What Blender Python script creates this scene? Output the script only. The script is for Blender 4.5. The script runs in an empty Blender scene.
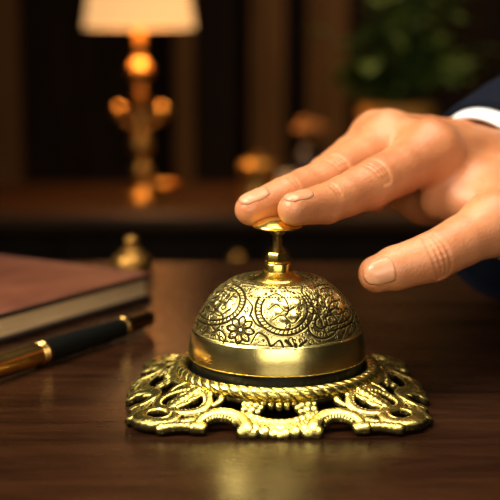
import bpy, bmesh, math, random
import numpy as np
from mathutils import Vector, Matrix
PI = math.pi
C = bpy.context.scene.collection
S = 0.001                                            # everything below is written in millimetres

# ------------------------------------------------------------------ camera
F_PX = 1200.0; PITCH = math.radians(9.6); CAMP = np.array([-11.0, -475.0, 141.0])
cd = bpy.data.cameras.new('camera'); cam = bpy.data.objects.new('camera', cd); C.objects.link(cam)
cd.sensor_width = 36.0; cd.sensor_fit = 'HORIZONTAL'; cd.lens = F_PX / 500.0 * 36.0
cam.location = CAMP * S; cam.rotation_euler = (PI / 2 - PITCH, 0, 0)
cd.clip_start = 0.01; cd.clip_end = 50
cd.dof.use_dof = True; cd.dof.focus_distance = 0.462; cd.dof.aperture_fstop = 8.8
bpy.context.scene.camera = cam
FWD = np.array([0, math.cos(PITCH), -math.sin(PITCH)]); UPV = np.array([0, math.sin(PITCH), math.cos(PITCH)]); RGT = np.array([1.0, 0, 0])
def at(px, py, d):                                   # survey helper: a sight line and a distance -> a point (mm)
    return CAMP + (FWD + RGT * (px - 250) / F_PX - UPV * (py - 250) / F_PX) * d
def on_z(px, py, z):
    r = FWD + RGT * (px - 250) / F_PX - UPV * (py - 250) / F_PX
    return CAMP + r * (z - CAMP[2]) / r[2]

# ------------------------------------------------------------------ world, lights, exposure
sc = bpy.context.scene
sc.view_settings.view_transform = 'Standard'; sc.view_settings.look = 'None'
sc.view_settings.exposure = 0.0; sc.view_settings.gamma = 1.0; sc.view_settings.use_curve_mapping = False
w = bpy.data.worlds.new('world'); sc.world = w; w.use_nodes = True
w.node_tree.nodes['Background'].inputs[0].default_value = (1.0, 0.78, 0.55, 1)
w.node_tree.nodes['Background'].inputs[1].default_value = 0.012
def area(name, loc, target, sx, sy, power, col, spread=PI):
    l = bpy.data.lights.new(name, 'AREA'); l.shape = 'RECTANGLE'; l.size = sx; l.size_y = sy
    l.energy = power; l.color = col; l.spread = spread
    o = bpy.data.objects.new(name, l); C.objects.link(o); o.location = loc
    o.rotation_euler = (Vector(target) - Vector(loc)).to_track_quat('-Z', 'Y').to_euler()
    return o
SP = math.radians(105)
area('fill_area_back', (0.55, 1.25, 1.35), (0.25, 2.0, 0.0), 0.3, 0.3, 6.0, (1.0, 0.66, 0.36), SP)  # added fill with no visible fitting; lifts the back wall and plant
area('key_area_left', (-0.70, -0.30, 0.80), (0, 0, 0.04), 0.5, 0.5, 7.6, (1.0, 0.91, 0.76), SP)  # unseen key softbox, set upper left for the dome's highlight
area('softbox_above', (0.05, 0.05, 1.05), (0.02, -0.02, 0.0), 0.9, 0.6, 4.8, (1.0, 0.91, 0.76), SP)  # added overhead softbox so the base slopes and upper dome brighten
area('fill_area_front', (0.05, -0.95, 0.36), (0, 0, 0.03), 0.9, 0.5, 2.2, (1.0, 0.91, 0.76), SP)  # added low fill behind the camera for the dome band; no window modelled

def unit(v): v = np.asarray(v, float); return v / np.linalg.norm(v)

# ------------------------------------------------------------------ material helpers
def mat(name, base, rough=0.5, metal=0.0, **kw):
    m = bpy.data.materials.new(name); m.use_nodes = True
    b = m.node_tree.nodes['Principled BSDF']
    b.inputs['Base Color'].default_value = (*base, 1); b.inputs['Roughness'].default_value = rough
    b.inputs['Metallic'].default_value = metal
    for k, v in kw.items(): b.inputs[k].default_value = v
    return m
def nd(m, t, **kw):
    n = m.node_tree.nodes.new(t)
    for k, v in kw.items(): setattr(n, k, v)
    return n
def lk(m, a, b): m.node_tree.links.new(a, b)
def bsdf(m): return m.node_tree.nodes['Principled BSDF']
def ramp(m, fac, stops):
    r = nd(m, 'ShaderNodeValToRGB'); e = r.color_ramp.elements
    while len(e) < len(stops): e.new(0.5)
    for x, (p, c) in zip(e, stops): x.position = p; x.color = (*c, 1)
    lk(m, fac, r.inputs[0]); return r.outputs[0]
def noise(m, scale, detail=4, rough=0.55, stretch=None, dist=0.0):
    tc = nd(m, 'ShaderNodeTexCoord'); v = tc.outputs['Object']
    if stretch:
        mp = nd(m, 'ShaderNodeMapping'); mp.inputs['Scale'].default_value = stretch; lk(m, v, mp.inputs[0]); v = mp.outputs[0]
    n = nd(m, 'ShaderNodeTexNoise'); n.inputs['Scale'].default_value = scale; n.inputs['Detail'].default_value = detail
    n.inputs['Roughness'].default_value = rough; n.inputs['Distortion'].default_value = dist
    lk(m, v, n.inputs['Vector']); return n.outputs[0]
def bump(m, h, strength=0.3, dist=0.0005):
    b = nd(m, 'ShaderNodeBump'); b.inputs['Strength'].default_value = strength; b.inputs['Distance'].default_value = dist
    lk(m, h, b.inputs['Height']); lk(m, b.outputs[0], bsdf(m).inputs['Normal'])

def wood(name, dark, light, rough, scale=14, stretch=(1, 9, 9), bmp=0.15, spec=0.5):
    m = mat(name, dark, rough)
    n = noise(m, scale, 8, 0.62, stretch, 0.6)
    lk(m, ramp(m, n, [(0.30, dark), (0.72, light)]), bsdf(m).inputs['Base Color'])
    bsdf(m).inputs['Specular IOR Level'].default_value = spec
    n2 = noise(m, scale * 7, 5, 0.6, stretch)
    rr = nd(m, 'ShaderNodeMapRange'); rr.inputs[3].default_value = rough - 0.05; rr.inputs[4].default_value = rough + 0.10
    lk(m, n2, rr.inputs[0]); lk(m, rr.outputs[0], bsdf(m).inputs['Roughness'])
    bump(m, n2, bmp, 0.0004)
    return m
M = {}
M['desk'] = wood('mahogany_desk', (0.0065, 0.0023, 0.001), (0.038, 0.0135, 0.005), 0.23, 10, (1.2, 9, 9), spec=0.2)
M['credenza'] = wood('dark_walnut', (0.022, 0.010, 0.004), (0.055, 0.024, 0.008), 0.4, 6, (1, 6, 6), spec=0.2)
M['panel_dark'] = wood('panel_dark', (0.006, 0.0035, 0.002), (0.014, 0.008, 0.004), 0.7, 4, (6, 6, 1), spec=0.08)
M['panel_brown'] = wood('panel_brown', (0.075, 0.036, 0.011), (0.13, 0.064, 0.021), 0.6, 4, (6, 6, 0.7), spec=0.15)
M['floor'] = wood('floor_boards', (0.03, 0.015, 0.008), (0.06, 0.03, 0.014), 0.4, 3, (1, 6, 1))
M['plaster'] = mat('plaster', (0.10, 0.07, 0.045), 0.8)

def brass(name, base=(0.86, 0.64, 0.19), rough=0.20, patina=False, tarnish=0.25, grit=0.40):
    m = mat(name, base, rough, 1.0)
    b = bsdf(m)
    n = noise(m, 160, 6, 0.65)
    col = ramp(m, n, [(0.30, tuple(c * (1 - tarnish) for c in base)), (0.62, base)])
    rr = nd(m, 'ShaderNodeMapRange'); rr.inputs[3].default_value = rough + 0.12; rr.inputs[4].default_value = rough - 0.04
    lk(m, n, rr.inputs[0]); ro = rr.outputs[0]
    if patina:
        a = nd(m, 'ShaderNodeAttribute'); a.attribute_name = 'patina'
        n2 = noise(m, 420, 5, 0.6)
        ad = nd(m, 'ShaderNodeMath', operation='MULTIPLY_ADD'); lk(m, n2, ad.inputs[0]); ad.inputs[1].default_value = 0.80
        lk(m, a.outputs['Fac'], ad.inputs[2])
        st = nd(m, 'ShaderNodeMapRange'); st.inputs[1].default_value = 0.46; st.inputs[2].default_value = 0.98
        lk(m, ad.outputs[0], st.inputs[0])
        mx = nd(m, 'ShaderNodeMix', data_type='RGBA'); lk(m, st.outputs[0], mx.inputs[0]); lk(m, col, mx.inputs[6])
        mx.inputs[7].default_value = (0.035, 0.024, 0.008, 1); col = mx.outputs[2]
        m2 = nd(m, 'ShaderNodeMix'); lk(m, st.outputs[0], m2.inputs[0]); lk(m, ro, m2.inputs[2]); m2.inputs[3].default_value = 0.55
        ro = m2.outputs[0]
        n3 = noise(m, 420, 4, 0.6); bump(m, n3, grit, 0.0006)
    lk(m, col, b.inputs['Base Color']); lk(m, ro, b.inputs['Roughness'])
    return m
M['brass_dome'] = brass('engraved_brass', (0.94, 0.76, 0.26), 0.20, True, 0.12, 0.07)
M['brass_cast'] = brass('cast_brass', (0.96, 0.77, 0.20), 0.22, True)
M['brass_polished'] = brass('polished_brass', (0.95, 0.70, 0.14), 0.20, False, 0.1)
M['brass_lamp'] = brass('lamp_brass', (0.60, 0.34, 0.09), 0.40, False, 0.2)
M['brass_dull'] = brass('dull_brass', (0.34, 0.17, 0.04), 0.42, False, 0.3)
M['bronze'] = brass('dark_bronze', (0.27, 0.18, 0.06), 0.35, False, 0.4)
M['black'] = mat('gap_shade_black', (0.004, 0.0035, 0.003), 0.35, 0.0, **{'Specular IOR Level': 0.2})  # near-black colour standing in for the shade under the dome

# ------------------------------------------------------------------ mesh helpers
def link(name, me, m=None, parent=None, smooth=True):
    o = bpy.data.objects.new(name, me); C.objects.link(o)
    if m: me.materials.append(m)
    if parent: o.parent = parent
    if smooth:
        me.polygons.foreach_set('use_smooth', np.ones(len(me.polygons), bool))
    return o
def raw(name, v, quads, m, parent=None, smooth=True, attrs=None):
    v = np.asarray(v, np.float32) * S; q = np.asarray(quads, np.int32)
    me = bpy.data.meshes.new(name)
    me.vertices.add(len(v)); me.vertices.foreach_set('co', v.ravel())
    n = q.shape[1]
    me.loops.add(q.size); me.loops.foreach_set('vertex_index', q.ravel())
    me.polygons.add(len(q)); me.polygons.foreach_set('loop_start', np.arange(0, q.size, n, dtype=np.int32))
    me.polygons.foreach_set('loop_total', np.full(len(q), n, np.int32))
    me.update(calc_edges=True); me.validate()
    if attrs:
        for k, a in attrs.items():
            at_ = me.attributes.new(k, 'FLOAT', 'POINT'); at_.data.foreach_set('value', np.asarray(a, np.float32))
    return link(name, me, m, parent, smooth)
class MB:
    def __init__(s): s.bm = bmesh.new()
    def box(s, x0, x1, y0, y1, z0, z1, bev=0.0):
        r = bmesh.ops.create_cube(s.bm, size=1.0)
        bmesh.ops.scale(s.bm, vec=(x1 - x0, y1 - y0, z1 - z0), verts=r['verts'])
        bmesh.ops.translate(s.bm, vec=((x0 + x1) / 2, (y0 + y1) / 2, (z0 + z1) / 2), verts=r['verts'])
        if bev:
            es = list({e for v in r['verts'] for e in v.link_edges})
            bmesh.ops.bevel(s.bm, geom=es, offset=bev, segments=3, affect='EDGES', profile=0.5)
        return s
    def ball(s, c, r, sz=1.0, seg=20):
        q = bmesh.ops.create_uvsphere(s.bm, u_segments=seg, v_segments=seg // 2 + 2, radius=r)
        bmesh.ops.scale(s.bm, vec=(1, 1, sz), verts=q['verts']); bmesh.ops.translate(s.bm, vec=c, verts=q['verts']); return s
    def lathe(s, prof, c=(0, 0, 0), n=48, axis=None, mod=None):
        rings = []
        R = Matrix.Identity(3) if axis is None else Vector((0, 0, 1)).rotation_difference(Vector(axis)).to_matrix()
        for (r, z) in prof:
            ring = []
            for k in range(n):
                a = 2 * PI * k / n; rr = r * (mod(a, z) if mod else 1)
                ring.append(s.bm.verts.new(Vector(c) + R @ Vector((rr * math.cos(a), rr * math.sin(a), z))))
            rings.append(ring)
        for a, b in zip(rings, rings[1:]):
            for k in range(n): s.bm.faces.new((a[k], a[(k + 1) % n], b[(k + 1) % n], b[k]))
        s.bm.faces.new(rings[0][::-1]); s.bm.faces.new(rings[-1]); return s
    def tube(s, pts, rad, n=12):
        pts = [Vector(p) for p in pts]; rings = []; up = None
        for i, p in enumerate(pts):
            t = (pts[min(i + 1, len(pts) - 1)] - pts[max(i - 1, 0)]).normalized()
            if up is None: up = Vector((0, 0, 1)) if abs(t.z) < 0.9 else Vector((1, 0, 0))
            a = t.cross(up).normalized(); up = a.cross(t).normalized()
            r = rad[i] if isinstance(rad, (list, tuple)) else rad
            rings.append([s.bm.verts.new(p + (a * math.cos(2 * PI * k / n) + up * math.sin(2 * PI * k / n)) * r) for k in range(n)])
        for a, b in zip(rings, rings[1:]):
            for k in range(n): s.bm.faces.new((a[k], a[(k + 1) % n], b[(k + 1) % n], b[k]))
        s.bm.faces.new(rings[0][::-1]); s.bm.faces.new(rings[-1]); return s
    def build(s, name, m, parent=None, smooth=False, offset=(0, 0, 0)):
        bmesh.ops.translate(s.bm, vec=[-c for c in offset], verts=s.bm.verts)
        bmesh.ops.scale(s.bm, vec=(S, S, S), verts=s.bm.verts)
        bmesh.ops.recalc_face_normals(s.bm, faces=s.bm.faces)
        me = bpy.data.meshes.new(name); s.bm.to_mesh(me); s.bm.free()
        o = link(name, me, m, parent, smooth)
        if smooth:
            try: me.set_sharp_from_angle(angle=math.radians(42))
            except Exception: pass
        return o
def tag(o, label, cat, group=None):
    o['label'] = label; o['category'] = cat
    if group: o['group'] = group
    return o
def struct(o): o['kind'] = 'structure'; return o
def thing(name, loc, label, cat, group=None, rz=0):
    o = bpy.data.objects.new(name, None); C.objects.link(o); o.location = Vector(loc) * S; o.rotation_euler = (0, 0, rz)
    o.empty_display_size = 0.02
    return tag(o, label, cat, group)

# ------------------------------------------------------------------ the room
FZ = -760.0
BY = 2350.0
struct(MB().box(-2200, 2200, -2300, BY + 100, FZ - 60, FZ).build('floor', M['floor']))
struct(MB().box(-2200, 2200, -2300, BY + 100, 1900, 1960).build('ceiling', M['plaster']))
struct(MB().box(-2260, -2200, -2300, BY + 100, FZ, 1900).build('wall_left', M['plaster']))
struct(MB().box(2200, 2260, -2300, BY + 100, FZ, 1900).build('wall_right', M['plaster']))
struct(MB().box(-2200, 2200, BY, BY + 60, FZ, 1900).build('wall_back', M['panel_dark']))
def px_x(px, y): return (px - 250) / F_PX * ((y - CAMP[1]) * math.cos(PITCH)) * 1.0 - 11
pil = [(-30, 20), (174, 194), (250, 284), (306, 346)]
for i, (a, b) in enumerate(pil):
    x0, x1 = px_x(a, BY), px_x(b, BY)
    struct(MB().box(x0, x1, BY - 60, BY, FZ, 1900, 4).box(x0 + (x1 - x0) * .25, x1 - (x1 - x0) * .25, BY - 70, BY - 60, FZ + 200, 1800, 3).build('trim_%d' % (i + 1), M['panel_brown']))
struct(MB().box(-2200, 2200, BY - 90, BY - 71, FZ, FZ + 140, 4).build('baseboard_back', M['credenza']))

# ------------------------------------------------------------------ the desk
DB = 318.0
desk = thing('reception_desk', (0, -150, FZ), 'polished dark mahogany desk top carrying the brass bell and the book', 'desk')
OF = (0, -150, FZ)
MB().box(-800, 800, -640, DB, -38, 0, 5).build('desktop', M['desk'], desk, True, OF)
MB().box(-760, -330, -600, DB - 40, FZ, -38, 3).build('pedestal', M['desk'], desk, False, OF)
MB().box(330, 760, -600, DB - 40, FZ, -38, 3).build('pedestal', M['desk'], desk, False, OF)
MB().box(-330, 330, DB - 80, DB - 50, FZ + 80, -38, 2).build('modesty_panel', M['desk'], desk, False, OF)

# ------------------------------------------------------------------ the bell
bell = thing('desk_bell', (0, 0, 0), 'ornate engraved brass desk bell on openwork scroll base', 'bell')

# --- openwork base: scroll strokes laid out on one half of a side, mirrored to all eight
R0, Z0, SS, Z1 = 39.0, 11.0, 54.0, 2.5
def skirt_t(x, y):
    r = np.hypot(x, y) + 1e-9; mm = (np.abs(x) ** 8 + np.abs(y) ** 8) ** 0.125
    return (r - R0) / (SS * r / mm - R0)
def spline(P, n=10):
    P = np.asarray(P, float)
    Q = np.vstack([2 * P[0] - P[1], P, 2 * P[-1] - P[-2]]); out = []
    for i in range(1, len(Q) - 2):
        for t in np.linspace(0, 1, n, endpoint=False):
            a, b, c, d = Q[i - 1], Q[i], Q[i + 1], Q[i + 2]
            out.append(0.5 * (2 * b + (c - a) * t + (2 * a - 5 * b + 4 * c - d) * t * t + (3 * b - a - 3 * c + d) * t ** 3))
    out.append(P[-1]); return np.array(out)
def dg(al, pe):                                       # (along the corner diagonal, across it towards the side's middle) -> (u, v)
    return ((al - pe) / 1.41421, (al + pe) / 1.41421)
strokes = []                                          # (points uv, half-width start..end, height factor, rib pitch, rib amount)
def st(P, w, amp=0.85, rib=0, ra=0.0): strokes.append((spline(P) if len(P) > 1 else np.array(P, float), w, amp, rib, ra))
# arch scroll with its gadrooned inside and curled feet
st([(29.5, 53.2), (28.2, 49.8), (25.5, 47.1), (21.5, 46.0), (17.2, 47.0), (14.0, 49.6), (12.3, 53.0), (11.6, 55.6)], (1.9, 2.7, 2.5, 2.6, 3.0), 0.85)
st([(26.3, 50.6), (24.2, 48.7), (21.2, 47.9), (18.0, 48.9), (15.9, 51.2)], (1.0, 1.5, 1.0), 1.35, 1.25, 0.55)
st([(30.5, 53.6), (27.6, 54.2)], (2.2, 1.7)); st([(13.0, 56.0), (9.6, 56.6)], (2.6, 2.2))
# lower strip out to the corner
st([(27.5, 53.2), (32.0, 52.6), (37.0, 52.6), (42.0, 53.6)], (2.1, 2.0, 2.4), 0.8, 2.2, 0.2)
# strut from the arch up to the medallion
st([(28.6, 52.8), (28.0, 48.5), (27.4, 44.0)], (1.9, 1.6, 1.7), 0.9)
st([(33.0, 33.5), (29.0, 31.5), (25.5, 33.2)], (2.2, 2.2), 0.8, 1.7, 0.3)
# round medallion behind the corner: ring, inner bead line, leaf on the diagonal
th = np.linspace(-0.12, PI + 0.12, 12)
st([dg(50.0 + 8.0 * math.cos(a), 11.0 * math.sin(a)) for a in th], (1.8, 2.0, 1.8), 0.85)
st([dg(50.0 + 6.9 * math.cos(a), 9.6 * math.sin(a)) for a in th], (0.8, 0.9, 0.8), 1.9, 1.5, 0.45)
st([dg(50.0 + 9.1 * math.cos(a), 12.3 * math.sin(a)) for a in th[2:-2]], (0.7, 0.8, 0.7), 1.6)
st([dg(58.0, 0), dg(50.5, 0), dg(42.0, 0)], (1.6, 2.7, 2.2), 0.95, 2.1, 0.22)
st([dg(55.5, 1.0), dg(52.5, 3.0), dg(49.5, 3.3)], (1.2, 1.7, 1.2), 1.1); st([dg(50.5, 1.6), dg(47.6, 3.5), dg(44.6, 3.6)], (1.2, 1.7, 1.1), 1.1)
st([dg(40.5, 5.2), dg(43.2, 7.0), dg(45.0, 8.6)], (1.7, 1.9, 1.4), 0.9)
st([dg(40.0, 11.0), dg(43.0, 12.5), dg(45.6, 12.2)], (1.5, 1.7, 1.2), 0.9)
# corner loop
st([dg(62.2 + 5.9 * math.cos(a), 7.4 * math.sin(a)) for a in th], (3.6, 3.3, 2.8, 2.3, 2.2), 0.62)
st([dg(62.2 + 3.9 * math.cos(a), 5.0 * math.sin(a)) for a in th], (0.85, 0.85), 2.1)
st([dg(60.5, 10.2), dg(55.5, 13.0), dg(50.5, 14.2)], (1.5, 1.5, 0.9), 0.8, 1.6, 0.2)
# centre of the side: berries, leaf band under the hole, foliate lip
for u, v, r in ((10.6, 42.6, 1.7), (12.6, 44.6, 1.6), (8.2, 43.3, 1.7), (10.0, 45.4, 1.8), (6.6, 44.2, 1.3), (7.7, 46.0, 1.3), (12.6, 42.0, 1.3), (5.6, 42.2, 1.4), (2.9, 43.0, 1.4), (0.0, 43.3, 1.5), (13.6, 46.6, 1.3)):
    st([(u, v)], (r, r), 0.95)
st([(11.6, 47.4), (8.6, 49.4), (5.0, 51.2), (0.0, 51.9)], (1.6, 2.0, 1.9), 0.9, 2.6, 0.2)
st([(12.6, 49.5), (9.4, 52.2), (5.2, 54.0), (0.0, 54.4)], (1.8, 2.0, 2.0), 0.7, 1.5, 0.3)
for u, v, r in ((8.6, 54.8, 2.3), (5.4, 56.0, 2.4), (2.0, 56.8, 2.2), (0.0, 57.2, 2.0)):
    st([(u, v)], (r, r), 0.8)
# collar shelf under the rope, leaf fringe hanging from it
st([(0.0, 40.6), (6.0, 40.2), (12.0, 38.8), (18.0, 36.0), (23.0, 33.0), (29.3, 29.3)], (2.2, 2.2), 0.5, 1.6, 0.25)

cell = 0.24; half = 63.0; n = 2 * int(half / cell) + 1
ax = (np.arange(n) - n // 2) * cell
q = np.abs(ax); U = np.abs(ax)[:, None] * np.ones(n)[None, :]; V = U.T
# every node folds into one octant: u <= v
A_, B_ = np.minimum(U, V), np.maximum(U, V)
f = np.full((n, n), -9.0); h = np.zeros((n, n)); pat = np.zeros((n, n))
oct_mask = (ax[:, None] >= -cell) & (ax[None, :] >= ax[:, None] - cell)           # work in the octant x>=0, y>=x then spread
ii, jj = np.nonzero(oct_mask); uu, vv = np.abs(ax[ii]), np.abs(ax[jj])
fo = np.full(len(ii), -9.0); ho = np.zeros(len(ii)); po = np.ones(len(ii))
for P, wv, amp, rib, ra in strokes:
    for mir in (False, True):
        Q = P[:, ::-1] if mir else P
        for flip in (1, -1):
            QQ = Q * np.array([flip, 1.0])
            wmax = max(wv)
            if mir and (QQ[:, 1].max() < -4): continue
            box = (uu > QQ[:, 0].min() - wmax - .6) & (uu < QQ[:, 0].max() + wmax + .6) & (vv > QQ[:, 1].min() - wmax - .6) & (vv < QQ[:, 1].max() + wmax + .6)
            if not box.any(): continue
            k = np.nonzero(box)[0]; a, b = uu[k], vv[k]
            best = np.full(len(k), 1e9); par = np.zeros(len(k)); side = np.zeros(len(k))
            if len(QQ) == 1: best = np.hypot(a - QQ[0, 0], b - QQ[0, 1])
            else:
                L = np.concatenate([[0], np.cumsum(np.hypot(*np.diff(QQ, axis=0).T))])
                for s_ in range(len(QQ) - 1):
                    p0, d = QQ[s_], QQ[s_ + 1] - QQ[s_]; l2 = d @ d + 1e-12
                    t = np.clip(((a - p0[0]) * d[0] + (b - p0[1]) * d[1]) / l2, 0, 1)
                    dd = np.hypot(a - p0[0] - t * d[0], b - p0[1] - t * d[1])
                    bt = dd < best; best = np.where(bt, dd, best); par = np.where(bt, L[s_] + t * math.sqrt(l2), par)
                par_n = par / L[-1]
            ww = np.interp(par_n, np.linspace(0, 1, len(wv)), wv) if len(QQ) > 1 else wv[0]
            x = np.clip(best / ww, 0, 1)
            prof = (1 - x ** 2.6) ** 0.5
            hh = amp * ww * prof
            pp = np.clip((x - 0.5) / 0.5, 0, 1) ** 1.3 * 0.9
            if rib:
                g = 0.5 + 0.5 * np.cos(2 * PI * par / rib); hh = hh * (1 - ra * g * 0.6); pp = np.maximum(pp, g ** 3 * ra * 1.1)
            up_ = hh > ho[k]; kk = k[up_]
            ho[kk] = hh[up_]; po[kk] = pp[up_]
            fo[k] = np.maximum(fo[k], ww - best)
grid_i = -np.ones((n, n), int)
for src, dst in ((fo, 'f'), (ho, 'h'), (po, 'p')):
    G = np.zeros((n, n)); G[ii, jj] = src
    c = n // 2
    full = G.copy()
    qd = G[c:, c:]; tri = np.triu(np.ones_like(qd, bool)); qd = np.where(tri, qd, qd.T)
    full[c:, c:] = qd; full[c:, :c + 1] = qd[:, ::-1]; full[:c + 1, :] = full[c:, :][::-1]
    if dst == 'f': f = full
    elif dst == 'h': h = full
    else: pat = full
X, Y = np.meshgrid(ax, ax, indexing='ij')
gx, gy = np.gradient(f, cell); gl = np.clip(gx ** 2 + gy ** 2, 0.3, 4)
out = f < 0
step = np.where(out, np.clip(-f, 0, cell * 1.5), 0)
X2 = X + step * gx / gl; Y2 = Y + step * gy / gl
keep = ((f[:-1, :-1] > 0).astype(int) + (f[1:, :-1] > 0) + (f[:-1, 1:] > 0) + (f[1:, 1:] > 0)) >= 1
rim = out | (f <= 0)
tt = skirt_t(X2, Y2)
zm = Z0 + (Z1 - Z0) * np.clip(tt, -0.25, 1.3) - 1.6 * np.sin(PI * np.clip(tt, 0, 1)) * 0.5
hh = np.where(rim, 0, h)
rng = np.random.default_rng(3)
edge = np.clip(f / 0.5, 0, 1)
zt = zm + 0.15 + hh * 0.95 + 0.0
zb = np.maximum(zm - np.where(rim, 0, 2.2 * np.sqrt(np.clip(f / 1.6, 0, 1))), 0.0)
zt = np.where(rim, zm, zt)
used = np.zeros((n, n), bool)
used[:-1, :-1] |= keep; used[1:, :-1] |= keep; used[:-1, 1:] |= keep; used[1:, 1:] |= keep
top_id = -np.ones((n, n), int); top_id[used] = np.arange(used.sum())
inner = used & ~rim; bot_id = top_id.copy(); bot_id[inner] = used.sum() + np.arange(inner.sum())
vt = np.stack([X2[used], Y2[used], np.maximum(zt[used], 0.05)], 1); vb = np.stack([X2[inner], Y2[inner], zb[inner]], 1)
ki, kj = np.nonzero(keep)
qt = np.stack([top_id[ki, kj], top_id[ki + 1, kj], top_id[ki + 1, kj + 1], top_id[ki, kj + 1]], 1)
qb = np.stack([bot_id[ki, kj], bot_id[ki, kj + 1], bot_id[ki + 1, kj + 1], bot_id[ki + 1, kj]], 1)
allr = (np.sort(qt, 1) == np.sort(qb, 1)).all(1)
vv_ = np.vstack([vt, vb]); vv_[:, 2] -= vv_[:, 2].min(); vv_[:, 0] *= 1.04; vv_[:, 1] *= 0.945
pv = np.concatenate([np.where(rim[used], 0.55, pat[used]), np.full(inner.sum(), 0.7)])
raw('openwork_base', vv_, np.vstack([qt[~allr], qb[~allr]]), M['brass_cast'], bell, True, {'patina': pv})

# --- rope rim under the dome
nu, nv = 720, 40
u = np.linspace(0, 2 * PI, nu, endpoint=False)[:, None]; v = np.linspace(0, 2 * PI, nv, endpoint=False)[None, :]
ph_ = 56 * u + 3.0 * v
lob = 1 - 2 * np.exp(-(np.sin(ph_ / 2) / 0.34) ** 2)
r_ = 2.5 * (1 + 0.09 * lob)
rx = 39.0 + r_ * np.cos(v) * 1.05; rz_ = 12.3 + r_ * np.sin(v) * 0.95
vr = np.stack([rx * np.cos(u), rx * np.sin(u), rz_], -1).reshape(-1, 3)
a = np.arange(nu)[:, None]; b = np.arange(nv)[None, :]
qr = np.stack([a * nv + b, ((a + 1) % nu) * nv + b, ((a + 1) % nu) * nv + (b + 1) % nv, a * nv + (b + 1) % nv], -1).reshape(-1, 4)
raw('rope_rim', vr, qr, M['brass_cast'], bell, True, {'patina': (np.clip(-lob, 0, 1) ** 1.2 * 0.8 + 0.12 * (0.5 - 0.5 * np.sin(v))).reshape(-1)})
MB().lathe([(37.6, 8.0), (37.6, 11.0), (34.6, 11.6), (34.3, 17.4), (32.0, 19.2), (32.0, 8.0)], n=96).build('gap_shade_ring', M['black'], bell, True)  # black ring added to paint the shadow gap between dome and rope

# --- engraved dome
RD, ZD, ZSC = 35.7, 18.3, 1.0
def on_dome(px, py):                                  # a point of the pattern drawing (a front view of the dome) -> the sphere
    X = (px - 277.5) / 2.41; Yv = (351.5 - py) / 2.41
    r = math.hypot(X, Yv)
    if r > 35.2: X *= 35.2 / r; Yv *= 35.2 / r
    T = math.sqrt(max(RD * RD - X * X - Yv * Yv, 0.0)); e = math.radians(14.6)
    return np.array([X, -T * math.cos(e) + Yv * math.sin(e), T * math.sin(e) + Yv * math.cos(e)])
NT, NL = 1500, 270
lat = np.concatenate([np.linspace(0.0, 76, NL)]) * PI / 180
th_ = np.linspace(0, 2 * PI, NT, endpoint=False)
DX = np.cos(lat)[:, None] * np.cos(th_)[None, :] * RD; DY = np.cos(lat)[:, None] * np.sin(th_)[None, :] * RD
DZ = np.sin(lat)[:, None] * np.ones(NT)[None, :] * RD
groove = np.zeros((NL, NT), np.float32); lump = np.zeros((NL, NT), np.float32); occ = np.zeros((NL, NT), np.float32)
dlat = lat[1] - lat[0]; dth = 2 * PI / NT
LATMIN = math.radians(17.5)
def stamp(p, wd, arr, reach=2.2, val=1.0, band=False):
    la = math.asin(max(-1, min(1, p[2] / RD))); t = math.atan2(p[1], p[0]) % (2 * PI)
    R = wd * reach; k0 = max(0, int((la - R / RD) / dlat)); k1 = min(NL, int((la + R / RD) / dlat) + 2)
    if k1 <= k0 or (la < LATMIN and not band): return
    m_ = int(R / (RD * max(0.12, math.cos(la))) / dth) + 2
    c = int(t / dth); js = np.arange(c - m_, c + m_ + 1) % NT
    sub = np.ix_(np.arange(k0, k1), js)
    d2 = (DX[sub] - p[0]) ** 2 + (DY[sub] - p[1]) ** 2 + (DZ[sub] - p[2]) ** 2
    arr[sub] = np.maximum(arr[sub], val * np.exp(-d2 / (wd * wd)))
def rz3(p, a): return np.array([p[0] * math.cos(a) - p[1] * math.sin(a), p[0] * math.sin(a) + p[1] * math.cos(a), p[2]])
def mark_px(P, wd=0.31, arr=None, val=1.0, smooth=True, occ_r=1.2):
    P = spline(P, 8) if smooth and len(P) > 2 else np.asarray(P, float)
    pts = []
    for i in range(len(P) - 1):
        m_ = max(1, int(np.hypot(*(P[i + 1] - P[i])) / 0.75))
        for t in np.linspace(0, 1, m_, endpoint=False): pts.append(P[i] * (1 - t) + P[i + 1] * t)
    pts.append(P[-1])
    for p in pts:
        b3 = on_dome(*p)
        for s_ in range(3):
            q3 = rz3(b3, s_ * 2 * PI / 3)
            stamp(q3, wd, groove if arr is None else arr, 2.2, val)
            if arr is None: stamp(q3, occ_r, occ)
def blob_px(c, wd, val=1.0):
    b3 = on_dome(*c)
    for s_ in range(3): stamp(rz3(b3, s_ * 2 * PI / 3), wd, lump, 2.4, val); stamp(rz3(b3, s_ * 2 * PI / 3), wd * .8, occ)
def arc(cx, cy, rx, ry, a0, a1, rot=0, k=14):
    o = []
    for a in np.linspace(math.radians(a0), math.radians(a1), k):
        x, y = rx * math.cos(a), ry * math.sin(a); cr, sr = math.cos(math.radians(rot)), math.sin(math.radians(rot))
        o.append((cx + x * cr - y * sr, cy - (x * sr + y * cr)))
    return o
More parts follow.
